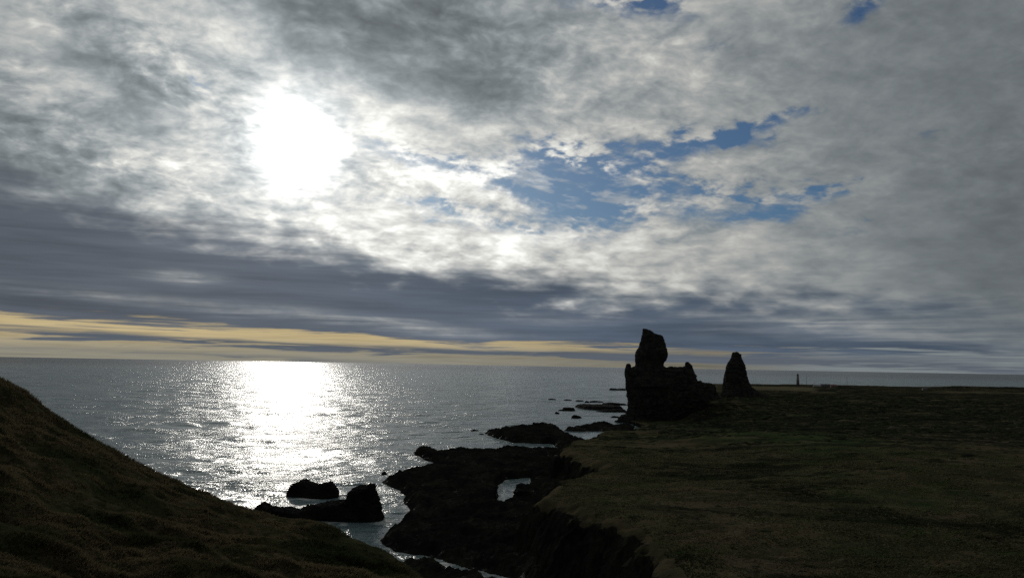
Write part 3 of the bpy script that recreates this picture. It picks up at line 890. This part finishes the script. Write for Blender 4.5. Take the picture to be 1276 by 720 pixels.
def house(px0, px1, py, dist, wall_h, roof_h, wm, rm, label, dep=8.0):
    a, b = at_y(px0, py, dist), at_y(px1, py, dist)
    cx = (a.x + b.x) / 2; w = b.x - a.x
    z0 = land_z(cx, dist) - 0.4
    e = root('house', (cx, dist, z0), -math.atan2(cx, dist) * 0.6); tag(e, label, 'house', 'low houses near the lighthouse')
    bm = bmesh.new(); box(bm, -w / 2, w / 2, -dep / 2, dep / 2, 0, wall_h)
    for s in (-1, 1):   # gables
        g = [bm.verts.new((s * w / 2, y, z)) for y, z in ((-dep / 2, wall_h), (dep / 2, wall_h), (0, wall_h + roof_h))]
        bm.faces.new(g if s > 0 else g[::-1])
    bm_obj('wall', bm, wm, e)
    bm = bmesh.new()
    o = 0.35; t = 0.18
    for s in (-1, 1):
        y0, z0_ = s * (dep / 2 + o), wall_h - o * roof_h / (dep / 2) + 0.02
        pts = [(-w / 2 - o, y0, z0_), (w / 2 + o, y0, z0_), (w / 2 + o, 0, wall_h + roof_h + 0.02), (-w / 2 - o, 0, wall_h + roof_h + 0.02)]
        lo = [bm.verts.new(p) for p in pts]; hi = [bm.verts.new((p[0], p[1], p[2] + t)) for p in pts]
        bm.faces.new(lo[::-1]); bm.faces.new(hi)
        for i in range(4): bm.faces.new((lo[i], lo[(i + 1) % 4], hi[(i + 1) % 4], hi[i]))
    rf = bm_obj('roof', bm, rm, e)
    bm = bmesh.new(); box(bm, -0.45, 0.45, -0.4, 0.4, wall_h + roof_h - 0.3, wall_h + roof_h + 1.0); bm_obj('chimney', bm, M_CONC, rf)
    bm = bmesh.new(); box(bm, -0.5, 0.5, -dep / 2 - 0.06, -dep / 2 + 0.05, 0.4, 2.5); bm_obj('door', bm, M_DARK, e)
    for k in (-0.32, 0.3):
        bm = bmesh.new(); box(bm, k * w - 0.6, k * w + 0.6, -dep / 2 - 0.05, -dep / 2 + 0.05, 1.2, 2.4); bm_obj('window', bm, M_GLASS, e)
house(1013.5, 1022.5, 482, 1480, 2.6, 1.6, M_WHITE, plain_mat('pale_sheet_roof', (0.17, 0.19, 0.22), 0.5, 0.1), 'low white house with a pale roof, left of the dark roofed house')
house(1023.0, 1034.5, 482, 1500, 2.8, 2.6, M_CONC, M_BLACKROOF, 'long low house with a black roof between the white and the red roofed house')
house(1035.2, 1042.5, 482, 1470, 3.0, 2.2, M_CONC, M_RED, 'low house with a dull red roof, rightmost of the houses')
house(1149.5, 1154.5, 485.2, 1380, 2.4, 1.4, M_WHITE, M_BLACKROOF, 'small white house standing alone by the right-hand ridge')
# ------------------------------------------------------------------ the sea
SR, SN = 900, 700
sa = np.concatenate([np.linspace(-1.5, -0.7, 60, endpoint=False), np.linspace(-0.7, 0.72, SN - 120), np.linspace(0.73, 1.5, 60)])
sd = np.concatenate([np.exp(np.linspace(math.log(70), math.log(4000), SR - 60, endpoint=False)), np.exp(np.linspace(math.log(4000), math.log(120000), 60))])
SA, SD = np.meshgrid(sa, sd)
SX, SY = SD * np.sin(SA), SD * np.cos(SA)
SZ = np.zeros_like(SX)
wr = np.random.default_rng(3)
for i in range(46):
    lam = 5.5 * (1.085 ** i) * wr.uniform(0.9, 1.1)
    th_ = R(-105) + wr.normal(0, 0.55)
    kx, ky = math.cos(th_) * 2 * math.pi / lam, math.sin(th_) * 2 * math.pi / lam
    amp = 0.0042 * lam ** 0.9
    cell = SD * 0.0055
    att = sst(0.42, 0.2, cell / lam)
    if lam > 120: continue
    SZ += amp * att * np.sin(kx * SX + ky * SY + wr.uniform(0, 6.28))
# surf where the swell reaches the rocks
foam = np.zeros_like(SX)
m = (SD < 720) & (SX > -80) & (SX < 180)
zz = land_height(SX[m], SY[m])[0]
foam[m] = sst(-4.0, -0.2, zz) * 0.70
fr = np.zeros_like(SX)
for (rx_, ry_, hl, hd_, ux, uy) in SEA_ROCKS:
    du = (SX - rx_) * ux + (SY - ry_) * uy; dv = -(SX - rx_) * uy + (SY - ry_) * ux
    q = np.sqrt((du / (hl + 5)) ** 2 + (dv / (hd_ + 7)) ** 2)
    fr = np.maximum(fr, sst(1.25, 0.75, q))
foam = np.maximum(foam, fr * 0.58)
SZ[m] *= 1 - 0.6 * sst(-5, -1, zz)
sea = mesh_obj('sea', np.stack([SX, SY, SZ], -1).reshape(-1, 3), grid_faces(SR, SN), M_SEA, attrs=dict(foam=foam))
kind(sea, 'structure')
# ------------------------------------------------------------------ grass on the hillside
def grass(n, name):
    r = np.random.default_rng(21)
    th_ = r.uniform(-0.75, -0.09, n * 3)
    d = 14 * np.exp(r.uniform(0, math.log(66 / 14), n * 3))
    x, y = d * np.sin(th_), d * np.cos(th_)
    sh = sdf(hill_poly, x, y)
    cl = fbm(x / 1.2, y / 1.2, octaves=3) + fbm(x / 5, y / 5, octaves=2) * 0.6
    ok = (sh > -3.5) & (cl > r.uniform(-0.55, 0.55, n * 3))
    x, y, cl, d = x[ok][:n], y[ok][:n], cl[ok][:n], d[ok][:n]
    z = hill_height(x, y)[0]
    n = len(x)
    h = r.uniform(0.06, 0.20, n) * (0.7 + np.clip(cl, -0.4, 1.0) * 1.3)
    w = 0.007 + 0.00032 * d * r.uniform(0.6, 1.3, n)
    a = r.uniform(0, 2 * math.pi, n)
    lean = r.uniform(0.3, 1.1, n) * h
    la = R(-35) + r.normal(0, 0.8, n)                   # combed by the wind
    V = np.empty((n, 5, 3))
    ca, sa_ = np.cos(a) * w, np.sin(a) * w
    mx, my = np.cos(la) * lean, np.sin(la) * lean
    V[:, 0] = np.stack([x - ca, y - sa_, z - 0.04], -1); V[:, 1] = np.stack([x + ca, y + sa_, z - 0.04], -1)
    V[:, 2] = np.stack([x + mx * 0.35 - ca * 0.8, y + my * 0.35 - sa_ * 0.8, z + h * 0.62], -1)
    V[:, 3] = np.stack([x + mx * 0.35 + ca * 0.8, y + my * 0.35 + sa_ * 0.8, z + h * 0.62], -1)
    V[:, 4] = np.stack([x + mx, y + my, z + h], -1)
    b = np.arange(n)[:, None] * 5
    F = np.concatenate([b + np.array([[0, 1, 3]]), b + np.array([[0, 3, 2]]), b + np.array([[2, 3, 4]])])
    o = mesh_obj(name, V.reshape(-1, 3), F, M_GRASS, smooth=True)
    return kind(o, 'stuff')
gr = grass(340000, 'grass')
tag(gr, 'short windswept grass covering the near hillside', 'grass')
# ------------------------------------------------------------------ heather and moss hummocks on the plateau
def hummocks(n, name):
    r = np.random.default_rng(5)
    m = n * 10
    th_ = r.uniform(-0.02, 0.66, m)
    d = 85 * np.exp(r.uniform(0, math.log(1000 / 85), m))
    x, y = d * np.sin(th_), d * np.cos(th_)
    dens = 0.006 + 0.9 * np.clip(fbm(x / 45, y / 22, octaves=4, rough=0.6) * 1.5 + sst(220, 520, y) * 0.75 - 0.55, 0, 1)
    dens *= (sdf(cliff, x, y) > 5) * (0.12 + 0.88 * sst(170, 330, d))
    ok = r.uniform(0, 1, m) < dens
    x, y, d = x[ok][:n], y[ok][:n], d[ok][:n]
    z = land_height(x, y)[0]
    n = len(x)
    k, rings = 7, ((1.0, -0.25), (0.86, 0.35), (0.5, 0.85))
    s = np.exp(r.normal(-0.95, 0.5, n)) * (0.5 + d / 480)
    h = s * r.uniform(0.22, 0.55, n)
    ang = np.arange(k) * 2 * math.pi / k
    V = np.empty((n, 3 * k + 1, 3))
    for i, (rr, hh) in enumerate(rings):
        a = ang[None] + r.uniform(0, 0.5, (n, k))
        q = s[:, None] * rr * r.uniform(0.7, 1.3, (n, k))
        V[:, i * k:(i + 1) * k, 0] = x[:, None] + np.cos(a) * q * 1.6
        V[:, i * k:(i + 1) * k, 1] = y[:, None] + np.sin(a) * q
        V[:, i * k:(i + 1) * k, 2] = z[:, None] + h[:, None] * hh * r.uniform(0.7, 1.3, (n, k))
    V[:, -1] = np.stack([x, y, z + h], -1)
    F = []
    for i in range(2):
        for j in range(k):
            a, b, c, e = i * k + j, i * k + (j + 1) % k, (i + 1) * k + (j + 1) % k, (i + 1) * k + j
            F += [(a, b, c), (a, c, e)]
    for j in range(k): F.append((2 * k + j, 2 * k + (j + 1) % k, 3 * k))
    F = (np.arange(n)[:, None, None] * (3 * k + 1) + np.array(F)[None]).reshape(-1, 3)
    tone = np.repeat(r.uniform(0, 1, n), 3 * k + 1)
    mt, nt, b = new_mat('heather')
    t = attr(nt, 'tone')
    c = mixc(nt, t.ss(0.0, 0.6), (0.022, 0.025, 0.018), (0.036, 0.046, 0.024))
    c = mixc(nt, t.ss(0.7, 1.0), c, (0.075, 0.070, 0.050))
    nt.links.new(scalec(nt, c, 0.6 + noise(nt, pos(nt), 3.0, 3, 0.6) * 0.8), b.inputs['Base Color'])
    b.inputs['Roughness'].default_value = 0.95; b.inputs['Specular IOR Level'].default_value = 0.0
    o = mesh_obj(name, V.reshape(-1, 3), F, mt, attrs=dict(tone=tone))
    kind(o, 'stuff'); tag(o, 'low dark heather and moss hummocks dotted over the coastal plain', 'heather')
hummocks(42000, 'heather')

# ------------------------------------------------------------------ rank grass on the near plateau
def plateau_grass(n, name):
    r = np.random.default_rng(8)
    m = n * 3
    th_ = r.uniform(-0.02, 0.66, m)
    d = 85 * np.exp(r.uniform(0, math.log(330 / 85), m))
    x, y = d * np.sin(th_), d * np.cos(th_)
    cl = fbm(x / 6, y / 6, octaves=4, rough=0.65) + fbm(x / 30, y / 30, octaves=2) * 0.6
    ok = (sdf(cliff, x, y) > 3.5) & (cl > r.uniform(-0.6, 0.7, m))
    x, y, d, cl = x[ok][:n], y[ok][:n], d[ok][:n], cl[ok][:n]
    z = land_height(x, y)[0]
    n = len(x)
    h = r.uniform(0.12, 0.38, n) * (0.7 + np.clip(cl, -0.3, 1) * 0.8)
    w = r.uniform(0.05, 0.16, n) * (0.6 + d / 300)
    a = r.uniform(0, math.pi, n)
    la = R(-35) + r.normal(0, 0.9, n); ln = h * r.uniform(0.2, 1.2, n)
    ca, sa_ = np.cos(a) * w, np.sin(a) * w
    mx, my = np.cos(la) * ln, np.sin(la) * ln
    V = np.empty((n, 5, 3))
    V[:, 0] = np.stack([x - ca, y - sa_, z - 0.08], -1); V[:, 1] = np.stack([x + ca, y + sa_, z - 0.08], -1)
    V[:, 2] = np.stack([x + mx * 0.4 - ca, y + my * 0.4 - sa_, z + h * 0.6], -1); V[:, 3] = np.stack([x + mx * 0.4 + ca, y + my * 0.4 + sa_, z + h * 0.6], -1)
    V[:, 4] = np.stack([x + mx, y + my, z + h], -1)
    b_ = np.arange(n)[:, None] * 5
    F = np.concatenate([b_ + np.array([[0, 1, 3]]), b_ + np.array([[0, 3, 2]]), b_ + np.array([[2, 3, 4]])])
    mt, nt, b = new_mat('rank_grass')
    t = attr(nt, 'tone'); p = pos(nt)
    mid = noise(nt, p, 0.06, 5, 0.66)
    c = mixc(nt, t.ss(0.0, 1.0), (0.058, 0.062, 0.034), (0.120, 0.108, 0.066))
    c = mixc(nt, mid.ss(0.48, 0.62), c, (0.056, 0.086, 0.034))
    pt = noise(nt, pos(nt, (0.5, 1.0, 1.0)), 0.045, 6, 0.68, 0.6)
    c = mixc(nt, (pt + (mid - 0.5) * 0.5).ss(0.50, 0.60) * 0.85, c, (0.024, 0.028, 0.017))
    bare = noise(nt, pos(nt, (0.6, 1.0, 1.0)), 0.06, 7, 0.7, 0.8)
    c = mixc(nt, bare.ss(0.55, 0.62) * 0.7, c, (0.130, 0.110, 0.068))
    nt.links.new(c, b.inputs['Base Color'])
    b.inputs['Roughness'].default_value = 0.95; b.inputs['Specular IOR Level'].default_value = 0.0
    tr = nt.nodes.new('ShaderNodeBsdfTranslucent'); nt.links.new(c, tr.inputs['Color'])
    mx = nt.nodes.new('ShaderNodeMixShader'); mx.inputs[0].default_value = 0.5
    nt.links.new(b.outputs[0], mx.inputs[1]); nt.links.new(tr.outputs[0], mx.inputs[2])
    nt.links.new(mx.outputs[0], nt.nodes['Material Output'].inputs[0])
    soft_normal(nt, b, up=0.6)
    o = mesh_obj(name, V.reshape(-1, 3), F, mt, attrs=dict(tone=np.repeat(r.uniform(0, 1, n), 5)))
    kind(o, 'stuff'); tag(o, 'rough tufted grass covering the near part of the coastal plain', 'grass')
plateau_grass(150000, 'rough_grass')
# ------------------------------------------------------------------ sun and render settings
sl = bpy.data.lights.new('sun', 'SUN')
sl.energy = 0.5
sl.angle = R(2)
sl.color = (1.0, 0.95, 0.86)
sun = bpy.data.objects.new('sun', sl)
COL.objects.link(sun)
sun.rotation_euler = SUN_DIR.to_track_quat('Z', 'Y').to_euler()

sc.view_settings.view_transform = 'Standard'
sc.view_settings.look = 'None'
sc.view_settings.exposure = 0.0
sc.view_settings.gamma = 1.0
sc.view_settings.use_curve_mapping = False
sc.render.engine = 'CYCLES'
sc.cycles.max_bounces = 5
sc.cycles.diffuse_bounces = 2
sc.cycles.glossy_bounces = 3
sc.cycles.use_denoising = False
